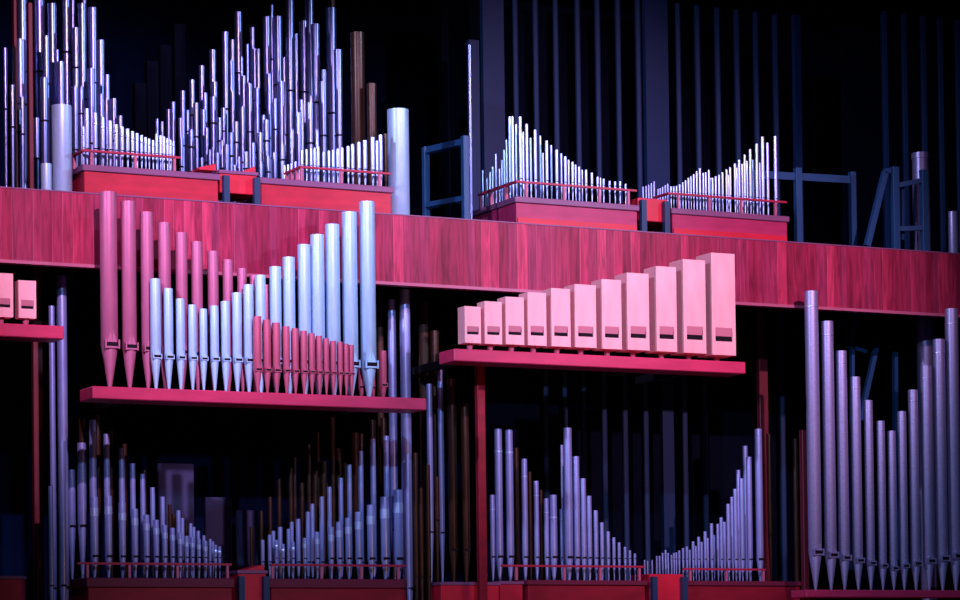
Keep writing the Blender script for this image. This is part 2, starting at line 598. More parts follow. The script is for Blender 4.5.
# ------------------------------------------------------------------ windchests
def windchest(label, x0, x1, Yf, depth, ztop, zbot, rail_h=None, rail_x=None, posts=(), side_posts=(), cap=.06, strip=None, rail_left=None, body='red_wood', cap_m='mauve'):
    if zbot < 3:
        body, cap_m = 'shaded_red', 'shaded_mauve'
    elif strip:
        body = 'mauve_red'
    root = empty('windchest', (x0, Yf, zbot))
    if zbot < 3:
        STANDS.append((x0-.02, x1+.02, Yf-.02, Yf+depth+.02, ztop))
    W, H = x1-x0, ztop-zbot
    bm = bmesh.new()
    box(bm, 0, W, 0, depth, 0, H-cap, .006)
    link('chest_body', bm, body, root)
    bm = bmesh.new()
    box(bm, -.02, W+.02, -.02, depth+.02, H-cap, H, .006)
    link('chest_cap', bm, cap_m, root)
    if strip:
        bm = bmesh.new()
        box(bm, .01, W-.01, -.012, .02, strip[0]-zbot, strip[1]-zbot)
        link('front_strip', bm, 'bright_red', root)
    if rail_h:
        rx0, rx1 = (rail_x[0]-x0, rail_x[1]-x0) if rail_x else (0, W)
        bm = bmesh.new()
        box(bm, rx0, rx1, .0, .035, H+rail_h, H+rail_h+.021)
        if rail_left:
            box(bm, rx0, rx0+.035, .035, rail_left, H+rail_h, H+rail_h+.021)
        link('rack_rail', bm, 'rail', root)
        for px in posts:
            bm = bmesh.new()
            box(bm, px-x0-.012, px-x0+.012, .006, .03, H, H+rail_h)
            link('rail_post', bm, 'rail_post', root)
        for py in side_posts:
            bm = bmesh.new()
            box(bm, rx0+.003, rx0+.033, py-.015, py+.015, H, H+rail_h)
            link('rail_post', bm, 'rail_post', root)
    tag(root, label, 'windchest')
    return root


YU = .2
X_ = lambda px, py, Y: at(px, py, Y).x
ZU0 = Z_LOFT
chA = (X_(84, 167, YU), X_(218, 176, YU))
windchest('red windchest behind the fascia at upper left under small bright pipes', chA[0], chA[1], YU, .55, Z_UP, ZU0, .125,
          (chA[0]-.02, X_(181, 158, YU)), [X_(x, 165, YU) for x in (92, 136, 175)], rail_left=.3, side_posts=(.28,))
chB = (X_(261, 181, YU), X_(391, 188, YU))
windchest('red windchest behind the fascia between the bridge box and stout bright cylinder', chB[0], chB[1], YU, .6, Z_UP, ZU0, .125,
          (X_(300, 170, YU), chB[1]), [X_(x, 175, YU) for x in (302, 342, 380)], rail_left=.42, side_posts=(.12, .25, .38))
chC = (X_(516, 194.5, YU), X_(637, 203, YU))
windchest('red windchest right of centre with receding left side and bright lower strip', chC[0], chC[1], YU, 1.02, Z_UP, ZU0, .145,
          (chC[0], chC[1]), [X_(x, 190, YU) for x in (527, 565, 600, 629)], rail_left=.88, side_posts=(.25, .6, .84), strip=(ZU0, ZU0+.17))
chD = (X_(672, 206.6, YU), X_(787, 215, YU))
windchest('red windchest at upper right under pipes rising to the right', chD[0], chD[1], YU, .6, Z_UP, ZU0, .145,
          (X_(668, 195, YU), chD[1]), [X_(x, 200, YU) for x in (679, 710, 742, 776)], strip=(ZU0, ZU0+.17), rail_left=.3)


def gap_box(label, x0, x1, Yf, depth, z0, z1, lid, posts, zfoot, wedge=None):
    """small red box bridging two windchests, carried by two dark posts"""
    root = empty('bridge_box', (x0, Yf, zfoot))
    if zfoot < 3:
        STANDS.append((x0-.01, x1+.01, Yf-.07, Yf+depth, z1+.03))
    W = x1-x0
    bm = bmesh.new()
    box(bm, 0, W, 0, depth, z0-zfoot, z1-zfoot, .006)
    link('box_body', bm, 'bright_red', root)
    if lid:
        bm = bmesh.new()
        box(bm, -.01, W+.01, -.015, depth, z1-zfoot, z1-zfoot+.03)
        link('box_lid', bm, 'mauve', root)
    for px in posts:
        bm = bmesh.new()
        box(bm, px-x0-.03, px-x0+.03, -.07, -.015, 0, z1-zfoot-.03)
        link('carrying_post', bm, 'dark_steel', root)
    if wedge:
        for (wx0, wx1, h0, h1) in wedge:
            bm = bmesh.new()
            zz = z1-zfoot+(.03 if lid else 0)
            pts = [(wx0-x0, .05, zz), (wx1-x0, .05, zz), (wx1-x0, .05, zz+h1), (wx0-x0, .05, zz+h0)]
            fv = [bm.verts.new(p) for p in pts]
            bv = [bm.verts.new((p[0], p[1]+.3, p[2])) for p in pts]
            bm.faces.new(fv)
            bm.faces.new(bv[::-1])
            for k in range(4):
                bm.faces.new((fv[k], bv[k], bv[(k+1) % 4], fv[(k+1) % 4]))
            link('sloping_board', bm, 'bright_red', root)
    tag(root, label, 'box')
    return root


xg0, xg1 = chA[1]+.03, chB[0]-.03
gap_box('red bridge box with sloping boards between the two upper left windchests', xg0, xg1, YU+.03, .4, Z_UP-.17, Z_UP+.02, True,
        (X_(225.5, 185, YU), X_(256, 188, YU)), Z_LOFT,
        wedge=[(X_(202, 165, YU), X_(219, 165, YU), .02, .07), (X_(243, 168, YU), X_(258, 168, YU), .005, .07)])
xg2, xg3 = chC[1]+.03, chD[0]-.03
gap_box('plain red bridge box between the two upper right windchests', xg2, xg3, YU+.03, .4, Z_UP-.15, Z_UP+.09, False,
        (X_(642.5, 210, YU), X_(665.5, 213, YU)), Z_LOFT)

# small bright ranks on the upper chests
rA = [(83.2, 127, 4), (86.6, 108.7, 5.5), (95, 113, 5.5), (102.5, 117.5, 5.2), (110, 121, 5.2), (116, 124.5, 4.8), (122, 127, 4.8), (127.5, 129, 4.6),
      (132.5, 131.5, 4.2), (137, 133.5, 4), (141.5, 135.5, 3.8), (145.5, 137.5, 3.6), (149, 139, 3.4), (153, 140.5, 3.3), (156.5, 134, 3.4),
      (160.5, 135.5, 3.3), (164, 137, 3.2), (167.3, 138.5, 3), (170.5, 140, 3), (173.5, 141.5, 2.8)]
rank(rA, YU+.11, Z_UP, 'organ_pipe', 'tin_small', .17, '{n} from left of the small bright pipes on the upper left windchest', 'organ pipe',
     'small bright pipes on the upper left windchest', detail=1, collar=(.8, 5, 'tin'), wk=.85)
rB = [(302, 150.5, 3.2), (306.5, 149.5, 3), (311, 148.8, 3), (314.5, 148, 3), (318.2, 147, 3.4), (323.6, 152.5, 3), (328.8, 151, 3.2), (333, 150, 3.4), (337.5, 149, 3.6),
      (342, 148, 3.8), (348, 146.5, 4), (352.5, 144.5, 4.2), (358.8, 142.5, 4.6), (364.8, 140.5, 5), (372.5, 137.5, 4.8), (376.8, 141, 3.5), (380.3, 135, 5)]
rank(rB, YU+.11, Z_UP, 'organ_pipe', 'tin_small', .17, '{n} from left of the small bright pipes beside the tall upper cylinder', 'organ pipe',
     'small bright pipes on the second upper windchest', detail=1, wk=.88)
Xs = X_(300, 170, YU)+.07
for i, (px, py) in enumerate([(284.5, 165.5), (288, 164.8), (291.5, 163.8), (295.5, 162)]):
    p = atX(px, py, Xs)
    tag(flue_pipe('organ_pipe', p.x, p.y, Z_UP, p.z, .013, .08, 'tin_small', 1, .3),
        nth(i+1)+' from left of the tiny pipes along the receding rail corner', 'organ pipe', 'tiny pipes along the receding rail')
rank([(385.2, 134, 4)], YU+.2, Z_UP, 'organ_pipe', 'brown', .17, 'slim brown pipe squeezed beside the tall bright upper cylinder', 'organ pipe', detail=1)

rC1 = [(520, 117, 3.6), (526.5, 124, 3.4), (535, 130, 3.5), (546.5, 141, 3.4), (556.5, 150, 3.3), (565.2, 156.5, 3.2), (572.4, 162, 3.1), (579, 167, 3),
       (586, 170, 3), (591.8, 173, 2.9), (597.5, 177, 2.8), (603.5, 179, 2.7), (609.5, 181, 2.7), (615, 181.5, 2.6), (620, 181.5, 2.6), (625.5, 184, 2.5)]
rank(rC1, YU+.11, Z_UP, 'organ_pipe', 'tin_small', .20, '{n} from left in the front row on the windchest right of centre', 'organ pipe',
     'front row on the windchest right of centre', detail=1, wk=.9)
rC2 = [(523, 132, 2.8), (530.5, 138, 2.6), (540, 136, 2.8), (542.7, 153, 2.3), (551, 145.5, 2.7), (561, 153.5, 2.7), (568.4, 160, 2.5), (575.5, 165, 2.4),
       (582, 170, 2.2), (600.3, 178, 2.1)]
rank(rC2, YU+.22, Z_UP, 'organ_pipe', 'tin_small', .20, '{n} from left among slimmer second-row pipes on the windchest right of centre', 'organ pipe',
     'second row on the windchest right of centre', detail=1, wk=.9)
Xc = chC[0]+.10
rC3 = [(482.5, 170.5, 2), (487, 178, 1.9), (490, 172, 2), (492.7, 167, 2), (495.5, 154, 2.8), (499.5, 169, 2), (502, 160, 2.2), (504, 150, 2.5),
       (506.6, 140, 2.5), (509.4, 116.8, 2.7)]
for i, (px, py, w) in enumerate(rC3):
    p = atX(px, py, Xc)
    tag(flue_pipe('organ_pipe', p.x, p.y, Z_UP, p.z, w*.0052, .2, 'tin_small', 1, .3),
        nth(i+1)+' from left of the slim pipes along the chest\'s receding left side', 'organ pipe', 'slim pipes along the receding side')
rank([(512.3, 116.5, 2.7), (516, 124.5, 2.6)], YU+.3, Z_UP, 'organ_pipe', 'tin_small', .2,
     '{n} from left of two slim pipes at the front corner, right of centre', 'organ pipe', detail=1)

rD = [(671, 186.5, 2), (673.7, 186.5, 2), (676.5, 186, 2), (679.6, 184.5, 2.1), (682.7, 182.5, 2.1), (685.5, 180.5, 2.2), (688.4, 178, 2.2),
      (690.9, 176.5, 2), (693.6, 174.5, 2.3), (696.6, 171.5, 2.3), (699.8, 168.5, 2.4), (703.2, 173, 2.2), (705.7, 172.5, 2.2), (708.7, 170, 2.4),
      (712.5, 178, 2.4), (715.6, 176.5, 2.5), (718.9, 175, 2.5), (722.4, 172.5, 2.6), (726.4, 169.5, 2.7), (730, 167.5, 2.8), (734.8, 163.5, 2.9),
      (739, 160, 3), (744.5, 155, 3.1), (750, 149.5, 3.3), (756.4, 144, 3.5), (762.3, 137, 3.9), (767.3, 143, 3.2), (775, 136.5, 3.9)]
rank(rD, YU+.11, Z_UP, 'organ_pipe', 'tin_small', .195, '{n} from left in the front row rising to the right, upper right windchest', 'organ pipe',
     'front row on the upper right windchest', detail=1, wk=.9)
rD2 = [(710.7, 178, 2), (728.3, 175, 2), (736.7, 168, 2.2), (742, 164, 2.3), (746.8, 161, 2.3), (752.7, 160, 2.4), (759.5, 163, 2.2)]
rank(rD2, YU+.22, Z_UP, 'organ_pipe', 'tin_small', .195, '{n} from left among half-hidden second-row pipes on the upper right windchest', 'organ pipe',
     'second row on the upper right windchest', detail=1)
rE = [(643, 187, 1.8), (646, 186, 1.8), (648.6, 185, 1.8), (651.2, 183.5, 1.9), (654, 181.5, 2), (658, 189, 1.7), (660.2, 188.5, 1.7), (662.6, 187, 1.8),
      (665.2, 185.5, 1.8), (667.8, 184, 1.9)]
rank(rE, YU+.6, Z_UP-.02, 'organ_pipe', 'low_tin', .1, '{n} from left of the tiny pipes peeping over the plain bridge box', 'organ pipe',
     'tiny pipes over the plain bridge box', detail=0)
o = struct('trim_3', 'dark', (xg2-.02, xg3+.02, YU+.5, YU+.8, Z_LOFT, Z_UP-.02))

# ------------------------------------------------------------------ dense reed clusters in the loft
Z_CL = Z_LOFT+.12
struct('trim_4', 'dark', (X_(-60, 150, 1.2), X_(345, 150, 1.2), .95, 3.2, Z_LOFT, Z_CL))
dep = lambda i, px, py: max(0., (170-py))/170*1.35 + .05*((i*7) % 3)
g1 = [(5, 48, 4), (20, 40, 10), (22, -10, 9), (39, -10, 10), (46, 36, 6), (52, 4, 8), (57, 50, 3.4), (60.5, 62, 7), (66, -8, 7.5), (72.5, -10, 3.6),
      (75.5, 28, 6), (82, 4, 7.5), (84, -12, 4), (82.3, 43, 7), (92.5, 8, 8), (91, 69, 7), (100.5, 40.5, 7.5), (106.8, 75, 5.5), (101, 94.5, 6), (113.5, 99, 6),
      (120, 116, 5), (75, 87, 6), (81, 87, 5), (22, 97, 4), (19, 110, 3.4), (36.5, 118, 5), (44, 78, 7), (12, 85, 4), (106.5, 100, 4.5)]
rank(g1, 1.05, Z_CL, 'reed_pipe', 'reed', .2, '{n} from left in the dense cluster of trumpet pipes at upper left', 'organ pipe',
     'dense trumpet pipes at upper left', reed=True, yoff=dep, wk=1.18)
g2 = [(157, 119, 3), (162, 122, 3), (168.5, 109.5, 4), (173, 102, 4), (182.5, 91, 4.5), (180.3, 118, 3.2), (187.5, 110, 3.2), (192, 80, 5), (196, 103, 4.5),
      (201.5, 66, 5), (205, 93, 4.5), (203.3, 110, 5), (212.5, 50, 6), (214.5, 82, 5), (213, 97, 6), (225, 32, 6), (231, 61, 3.4), (238, 12.5, 7),
      (241.5, 57, 2.8), (247.3, 44, 2.8), (252.2, 27.5, 4), (254.5, 49, 4), (258, 49, 3.4), (266.3, 17, 7), (277.5, 17, 8), (271.5, 5, 3.2), (289, -10, 9),
      (309, -10, 8), (303.5, 21, 7), (315.3, 24.5, 7.5), (330.6, 8.5, 10), (338, 50, 7.5), (289.5, 38, 6), (295.7, 34, 4), (323.8, 70, 4.5), (253.2, 143, 4),
      (260.3, 133, 5), (266.5, 120, 5), (263.5, 115, 3.4), (274, 104, 6), (275, 99, 4), (281.3, 82, 6), (284, 58, 5), (301.6, 100, 4.2), (310, 103, 7), (311, 97, 4.4), (298.3, 113, 6), (317, 130, 4),
      (323, 82, 7), (324, 72, 5), (291.7, 130, 5), (282.4, 145, 5), (274.6, 153, 5), (268, 156, 4), (261, 162, 4), (242.3, 107, 5), (249.3, 84, 5.4),
      (236, 122, 5), (231, 133, 4.6), (226.7, 145, 5), (222, 141, 3.4), (246, 152, 4.6), (239.2, 157, 4.2), (234.6, 165, 3.2), (213, 148, 4), (217.4, 153, 4),
      (209.8, 150, 3.2), (201.7, 158, 3.4), (191, 130, 5), (181.2, 138, 3.6), (223.5, 108, 4), (232.5, 92, 4.4), (219.5, 118, 4), (206.5, 128, 4), (196.8, 140, 3.4),
      (257, 88, 4), (268.8, 74, 5), (243.6, 76, 4), (232, 40, 4.5)]
rank(g2, 1.05, Z_CL, 'reed_pipe', 'reed', .2, '{n} from left in the dense central-left cluster of trumpet pipes', 'organ pipe',
     'dense trumpet pipes left of centre', reed=True, yoff=dep, wk=1.18)

# stepped square pipes in shadow between the clusters, the shade put into their colour
for i, (px, py) in enumerate([(139, 84), (151, 62), (164, 46), (178, 25)]):
    p = at(px, py, 2.9)
    root = empty('wooden_pipe', (p.x, 2.9, Z_LOFT))
    bm = bmesh.new()
    box(bm, -.062, .062, -.06, .06, .25, p.z-Z_LOFT, .004)
    link('pipe_body', bm, 'dark', root)
    bm = bmesh.new()
    lathe(bm, [(.02, 0), (.035, .25)], 8)
    link('pipe_foot', bm, 'dark', root)
    tag(root, nth(i+1)+' from left of four stepped pipes painted shadow-black, standing in the upper gap', 'organ pipe', 'shadow-black stepped pipes')

# big plain cylinders and dark brown pipes of the loft
def big(px, py, w, Y, material, label, zb=None, cap=False):
    p = at(px, py, Y)
    r = size(px, py, w, Y)/2
    z = Z_LOFT if zb is None else zb
    o = flue_pipe('organ_pipe', p.x, Y, z, p.z, r, .02, material, 0, .8, (p.z-z-r*.75, r*.7, material) if cap else None, seg=28)
    tag(o, label, 'organ pipe')
    return o


big(61.3, 106, 20.5, .42, 'zinc', 'stout bright cylinder pipe left of the upper left windchest')
big(46, 164, 11, .30, 'zinc', 'short bright cylinder pipe beside the stout one at upper left')
big(397.8, 110, 21.5, .50, 'zinc', 'stout bright cylinder pipe standing right of the second upper windchest')
big(357.3, 33, 14, 1.3, 'brown', 'tall dark brown pipe behind the stout upper cylinder')
big(371.5, 84, 10, 1.1, 'brown', 'shorter dark brown pipe with bright edge near stout cylinder')
big(920.5, 153, 17, .75, 'zinc_dim', 'grey cylinder pipe standing inside the blue steel frame', cap=True)
big(953, 212, 11.5, .55, 'zinc_dim', 'short grey cylinder pipe at the upper right picture edge')
rank([(469.3, 45, 3.4)], .42, Z_LOFT, 'organ_pipe', 'reed', .3, 'single thin violet pipe standing alone left of the dark shutters', 'organ pipe', detail=0)


def post(name, label, cat, px, py0, w, Y, zb, material, d=.07):
    p = at(px, py0, Y)
    ww = size(px, py0, w, Y)
    root = empty(name, (p.x, Y, zb))
    bm = bmesh.new()
    box(bm, -ww/2, ww/2, -d/2, d/2, 0, p.z-zb, .006)
    link('post_shaft', bm, material, root)
    bm = bmesh.new()
    box(bm, -ww/2-.03, ww/2+.03, -d/2-.03, d/2+.03, 0, .02)
    link('base_plate', bm, material, root)
    tag(root, label, cat)
    return root


post('support_post', 'bright red upright post at the upper left among trumpet pipes', 'post', 29.3, 3, 4.6, .98, Z_LOFT, 'darkred')
post('support_post', 'dim red upright post near the upper left picture edge', 'post', 14, -12, 3.4, 1.9, Z_LOFT, 'darkred')
post('support_post', 'dark red upright post at the right of the trumpet cluster', 'post', 331.5, -12, 4, 2.6, Z_LOFT, 'darkred')
post('support_post', 'dark red post carrying the shelf of square wooden pipes', 'post', 479.5, 363, 8.5, -.1, Z_PLAT, 'shaded_red')
post('support_post', 'dark red post left of the big right-hand pipe group', 'post', 803, 430, 6, -.05, Z_PLAT, 'darkred')
post('support_post', 'dark red post below the fascia behind the left shelf', 'post', 36, 262, 10, 1.25, Z_PLAT, 'darkred')
post('support_post', 'dim red post below the fascia right of the wooden pipes', 'post', 761, 300, 10, 1.35, Z_PLAT, 'darkred')


# ------------------------------------------------------------------ blue steel frames in the loft
def frame(label, Y, uprights, bars):
    x0 = uprights[0][0]
    p0 = at(uprights[0][0], uprights[0][1], Y)
    root = empty('steel_frame', (p0.x, Y, Z_LOFT))
    for (px, py, w, y) in uprights:
        p = at(px, py, y)
        ww = size(px, py, w, y)
        bm = bmesh.new()
        box(bm, p.x-p0.x-ww/2, p.x-p0.x+ww/2, y-Y-.035, y-Y+.035, 0, p.z-Z_LOFT, .005)
        link('upright', bm, 'blue_steel', root)
    for (a, b, w) in bars:
        A = at(*a) - Vector((p0.x, Y, Z_LOFT))
        B = at(*b) - Vector((p0.x, Y, Z_LOFT))
        bm = bmesh.new()
        ww = w*.0102
        bar(bm, A, B, ww, .05)
        link('cross_bar', bm, 'blue_steel', root)
    tag(root, label, 'frame')


YF2 = .9
pa = at(425, 148, 1.35)
frame('blue steel frame with two cross bars left of the dark shutters', 1.35,
      [(425.5, 147, 6, 1.35), (465.5, 136, 8, .62)],
      [((426, 151, 1.35), (465, 142, .62), 7), ((426, 206, 1.35), (465, 199, .62), 6)])
frame('tall blue steel upright with cross bar beside the upper right windchest', YF2,
      [(797.5, 168, 7, YF2), (852, 172, 6, YF2)], [((747, 174, YF2+.02), (852, 180, YF2+.02), 8)])
frame('blue steel frame with slanting brace around the grey cylinder pipe', .5,
      [(894.5, 167, 7.5, .5), (923.5, 170, 7, .45)],
      [((885, 172, .5), (867, 246, .5), 6.5), ((894, 186, .5), (924, 180, .45), 5), ((896, 229, .5), (924, 228, .45), 5), ((890, 171, .5), (884, 171, .5), 5),
       ((902, 186, .56), (902, 240, .56), 3)])


# ------------------------------------------------------------------ swell shutters
def shutter_bank(xs, ytop, ybot, Y, label, group, w=5.2, zb=None, ztop=None, material='shutter'):
    for i, px in enumerate(xs):
        p = at(px, ybot, Y)
        t = at(px, ytop, Y)
        z0 = zb if zb is not None else p.z
        z1 = ztop if ztop is not None else t.z
        ww = size(px, ybot, w, Y)
        root = empty('swell_shutter', (p.x, Y, z0), -.45)
        bm = bmesh.new()
        box(bm, -ww/2, ww/2, 0, .17, .02, z1-z0, .012)
        link('shutter_blade', bm, material, root)
        bm = bmesh.new()
        lathe(bm, [(.012, 0), (.012, .03)], 8, 0, .08)
        link('pivot_pin', bm, 'black', root)
        tag(root, label.replace('{n}', nth(i+1)), 'shutter', group)


ZT = 9.4
YSB = 2.6
shutter_bank([517.5, 537.8, 558, 580, 600, 620.5, 640.5], 0, 200, YSB, '{n} from left of the dim blue upright blades in the middle loft opening',
             'blades in the middle loft opening', zb=Z_LOFT+.05, ztop=ZT)
shutter_bank([680.5, 700, 720, 739.5, 758.5, 778], 0, 200, YSB, '{n} from left of the dim blue upright blades above the upper right windchest',
             'blades above the upper right windchest', zb=Z_LOFT+.05, ztop=ZT)
shutter_bank([888, 907.5, 926.5, 943.5, 961], 0, 200, 2.2, '{n} from left of the dim blue upright blades behind the right steel frame',
             'blades behind the right steel frame', w=5.5, zb=Z_LOFT+.05, ztop=at(900, 12, 2.2).z)
# swell box sides, backs and sill
struct('trim_5', 'shutter', (X_(483, 200, YSB), X_(504, 200, YSB), YSB-.05, YSB+.02, Z_LOFT, ZT))
struct('trim_6', 'shutter', (X_(645.5, 200, YSB), X_(668, 200, YSB), YSB-.05, YSB+.02, Z_LOFT, ZT))
struct('trim_7', 'shutter', (X_(471, 200, YSB), X_(481, 200, YSB), YSB-.0, YSB+.06, Z_LOFT, at(475, 40, YSB).z))
struct('trim_8', 'shutter', (X_(795, 200, YSB), X_(801, 200, YSB), YSB-.05, YSB+.02, Z_LOFT, ZT))
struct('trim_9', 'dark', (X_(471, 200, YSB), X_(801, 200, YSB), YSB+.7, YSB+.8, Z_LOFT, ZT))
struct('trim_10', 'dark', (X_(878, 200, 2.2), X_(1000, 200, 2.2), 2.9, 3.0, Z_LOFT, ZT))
# the same lower down, behind the low windchests
YSL = 2.3
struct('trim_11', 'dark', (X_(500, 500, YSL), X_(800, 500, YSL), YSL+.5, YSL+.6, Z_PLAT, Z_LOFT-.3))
shutter_bank([548, 567, 586, 606.5, 627.3, 648, 687, 707, 785], 300, 560, YSL, '{n} from left of the dark blue blades behind the low right pipes',
             'blades behind the low right pipes', w=5.4, material='shutter_low', zb=Z_PLAT, ztop=Z_LOFT-.32)
struct('trim_12', 'shutter_low', (X_(663, 500, YSL), X_(674, 500, YSL), YSL-.02, YSL+.05, Z_PLAT, Z_LOFT-.3))
# lit patches of the back wall at lower left, built as paler boards
for i, (a, b, t) in enumerate([(158, 194, 463), (205, 232, 497), (237, 258, 510)]):
    A, B = at(a, t, 3.6), at(b, t, 3.6)
    root = empty('lit_wall_patch', ((A.x+B.x)/2, 3.6, Z_PLAT))
    bm = bmesh.new()
    box(bm, -(B.x-A.x)/2, (B.x-A.x)/2, 0, .05, 0, A.z-Z_PLAT, .01)
    link('patch_face', bm, 'lit_wall', root)
    bm = bmesh.new()
    box(bm, -(B.x-A.x)/2-.02, (B.x-A.x)/2+.02, -.02, .07, 0, .08)
    link('patch_foot', bm, 'dark', root)
    tag(root, nth(i+1)+' from left of the pale boards standing for light patches behind lower left gap', 'board', 'lit wall patches')

# ------------------------------------------------------------------ lower level
YL = .3
lc1 = (X_(88, 578, YL), X_(232, 578, YL))
windchest('shade-darkened red windchest at lower left with a thin rail over it', lc1[0], lc1[1], YL, .75, Z_LOW, Z_PLAT, .125,
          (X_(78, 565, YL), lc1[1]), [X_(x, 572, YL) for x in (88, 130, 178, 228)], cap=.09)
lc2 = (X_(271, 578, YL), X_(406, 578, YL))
windchest('shade-darkened red windchest left of centre under silver and brown pipes', lc2[0], lc2[1], YL, .75, Z_LOW, Z_PLAT, .125,
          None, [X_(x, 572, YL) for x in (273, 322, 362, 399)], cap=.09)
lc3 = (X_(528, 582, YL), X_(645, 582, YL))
windchest('shade-darkened red windchest right of centre with receding left side', lc3[0], lc3[1], YL, .75, Z_LOW, Z_PLAT, .135,
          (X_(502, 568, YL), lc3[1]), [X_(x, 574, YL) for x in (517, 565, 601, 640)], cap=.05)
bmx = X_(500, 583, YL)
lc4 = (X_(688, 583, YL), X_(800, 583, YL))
windchest('shade-darkened red windchest at lower right under pipes rising to the right', lc4[0], lc4[1], YL, .75, Z_LOW, Z_PLAT, .115,
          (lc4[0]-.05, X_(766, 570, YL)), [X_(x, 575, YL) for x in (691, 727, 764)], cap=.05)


def plain_box(label, x0, x1, Yf, depth, z0, z1, material):
    root = empty('chest_box', (x0, Yf, z0))
    STANDS.append((x0-.01, x1+.01, Yf-.01, Yf+depth, z1))
    bm = bmesh.new()
    box(bm, 0, x1-x0, 0, depth, 0, z1-z0-.03, .006)
    link('box_body', bm, material, root)
    bm = bmesh.new()
    box(bm, -.01, x1-x0+.01, -.01, depth, z1-z0-.03, z1-z0)
    link('box_lid', bm, 'mauve', root)
    tag(root, label, 'box')


plain_box('small dark red box at the bottom left picture corner', X_(-12, 580, YL), X_(22, 578, YL), YL-.1, .4, Z_PLAT, at(10, 576, YL-.1).z, 'red_wood')
plain_box('bright red box beside the dark red post near bottom centre', X_(441, 582, YL-.1), X_(499, 582, YL-.1), YL-.1, .35, Z_PLAT, at(470, 582, YL-.1).z, 'bright_red')
plain_box('low dark red box joining bright box and windchest', X_(502, 584, YL), X_(525, 584, YL), YL+.05, .5, Z_PLAT, Z_LOW-.01, 'red_wood')
gap_box('bright red bridge box between the two lower left windchests', X_(238, 575, YL), X_(266, 575, YL), YL, .4, Z_PLAT+.2, Z_LOW+.05, True,
        (X_(239.5, 580, YL), X_(264, 580, YL)), Z_PLAT, wedge=[(X_(246, 568, YL), X_(266, 568, YL), .005, .06)])
gap_box('dim red bridge box between the two lower right windchests', X_(650, 575, YL), X_(683, 575, YL), YL, .4, Z_PLAT+.2, Z_LOW+.07, False,
        (X_(652, 585, YL), X_(682, 585, YL)), Z_PLAT)

# L1: tall row, brown row, front row
t1 = [(92.5, 420, 7.4), (106.5, 434, 6.6), (121.5, 448, 6.2), (132.5, 463.5, 5.8), (142.5, 474, 5.4), (152.4, 487.5, 5.2), (162.4, 496.7, 5), (178.3, 510.5, 4.8), (182.3, 518, 4),
      (190.6, 523.5, 3.8), (193.6, 527, 3.6), (198.2, 531, 3.6), (203.8, 535.5, 3.4), (210.2, 539, 3.2), (212.8, 541.5, 3)]
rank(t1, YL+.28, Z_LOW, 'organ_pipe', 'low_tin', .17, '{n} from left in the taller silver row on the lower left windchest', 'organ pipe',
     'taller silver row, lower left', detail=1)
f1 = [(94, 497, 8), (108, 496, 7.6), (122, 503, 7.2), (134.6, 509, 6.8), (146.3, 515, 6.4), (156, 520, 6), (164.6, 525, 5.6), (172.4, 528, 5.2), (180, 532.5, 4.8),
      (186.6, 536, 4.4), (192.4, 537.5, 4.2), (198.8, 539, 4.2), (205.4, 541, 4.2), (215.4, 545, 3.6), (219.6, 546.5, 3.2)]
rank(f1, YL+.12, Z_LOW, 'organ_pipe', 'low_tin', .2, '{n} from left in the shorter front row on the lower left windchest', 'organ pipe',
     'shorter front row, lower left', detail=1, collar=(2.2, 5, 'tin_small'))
b1 = [(97.5, 415, 6), (110.5, 431, 5), (124.5, 444, 5), (144.5, 470, 4.6), (169.8, 504.5, 4), (173.5, 514, 4), (186.2, 524, 3.6)]  # shaded tops of the silver pipes, painted as separate brown pipes
rank(b1, YL+.45, Z_LOW, 'organ_pipe', 'brown', .17, '{n} from left of the brown stand-ins for shaded tops of lower left silver rows', 'organ pipe',
     'brown pipes for shaded tops, lower left', detail=0)
# L2
t2 = [(262.5, 540, 4), (269.5, 535, 4), (273.3, 531, 4), (280, 527, 4.8), (288.5, 529, 4), (291.6, 522, 4), (298, 519, 4.8), (307.7, 512, 4.6), (312, 504, 4.8), (321.5, 496.7, 5),
      (329.2, 487, 4.8), (340.5, 478, 5), (349, 464.5, 5.2), (360.3, 451, 5.6), (372.6, 439, 6), (386, 436, 6)]
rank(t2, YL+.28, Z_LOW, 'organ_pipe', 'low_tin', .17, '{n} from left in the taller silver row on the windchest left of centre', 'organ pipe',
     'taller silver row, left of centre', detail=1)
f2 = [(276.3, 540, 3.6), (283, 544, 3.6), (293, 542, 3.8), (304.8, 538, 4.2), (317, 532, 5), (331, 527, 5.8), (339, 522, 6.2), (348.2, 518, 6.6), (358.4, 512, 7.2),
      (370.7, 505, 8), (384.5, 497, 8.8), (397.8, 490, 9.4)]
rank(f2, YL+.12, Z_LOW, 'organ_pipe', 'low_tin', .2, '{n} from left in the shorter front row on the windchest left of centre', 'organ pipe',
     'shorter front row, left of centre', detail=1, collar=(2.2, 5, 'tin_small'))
b2 = [(251.4, 527, 4), (261.2, 511, 4), (270, 497, 4.2), (279, 479, 4.4), (290.4, 468, 4.6), (294.4, 457, 3.8), (301.8, 483, 5), (308.6, 444.5, 4.4), (315, 471, 6.6), (317.6, 432.5, 4.8),
      (323.3, 461.5, 7), (332, 414, 5.8), (326.4, 483, 4), (338, 449, 7), (344.6, 463, 4.4), (354.8, 433, 9), (361.5, 434, 3.8), (372, 420, 8), (383.5, 418, 6.4)]  # brown pipes added for silver tops that lie in shade
rank(b2, YL+.5, Z_LOW, 'organ_pipe', 'brown', .17, '{n} from left of the brown stand-ins for shaded tops of silver rows left of centre', 'organ pipe',
     'brown pipes for shaded tops, left of centre', detail=0)
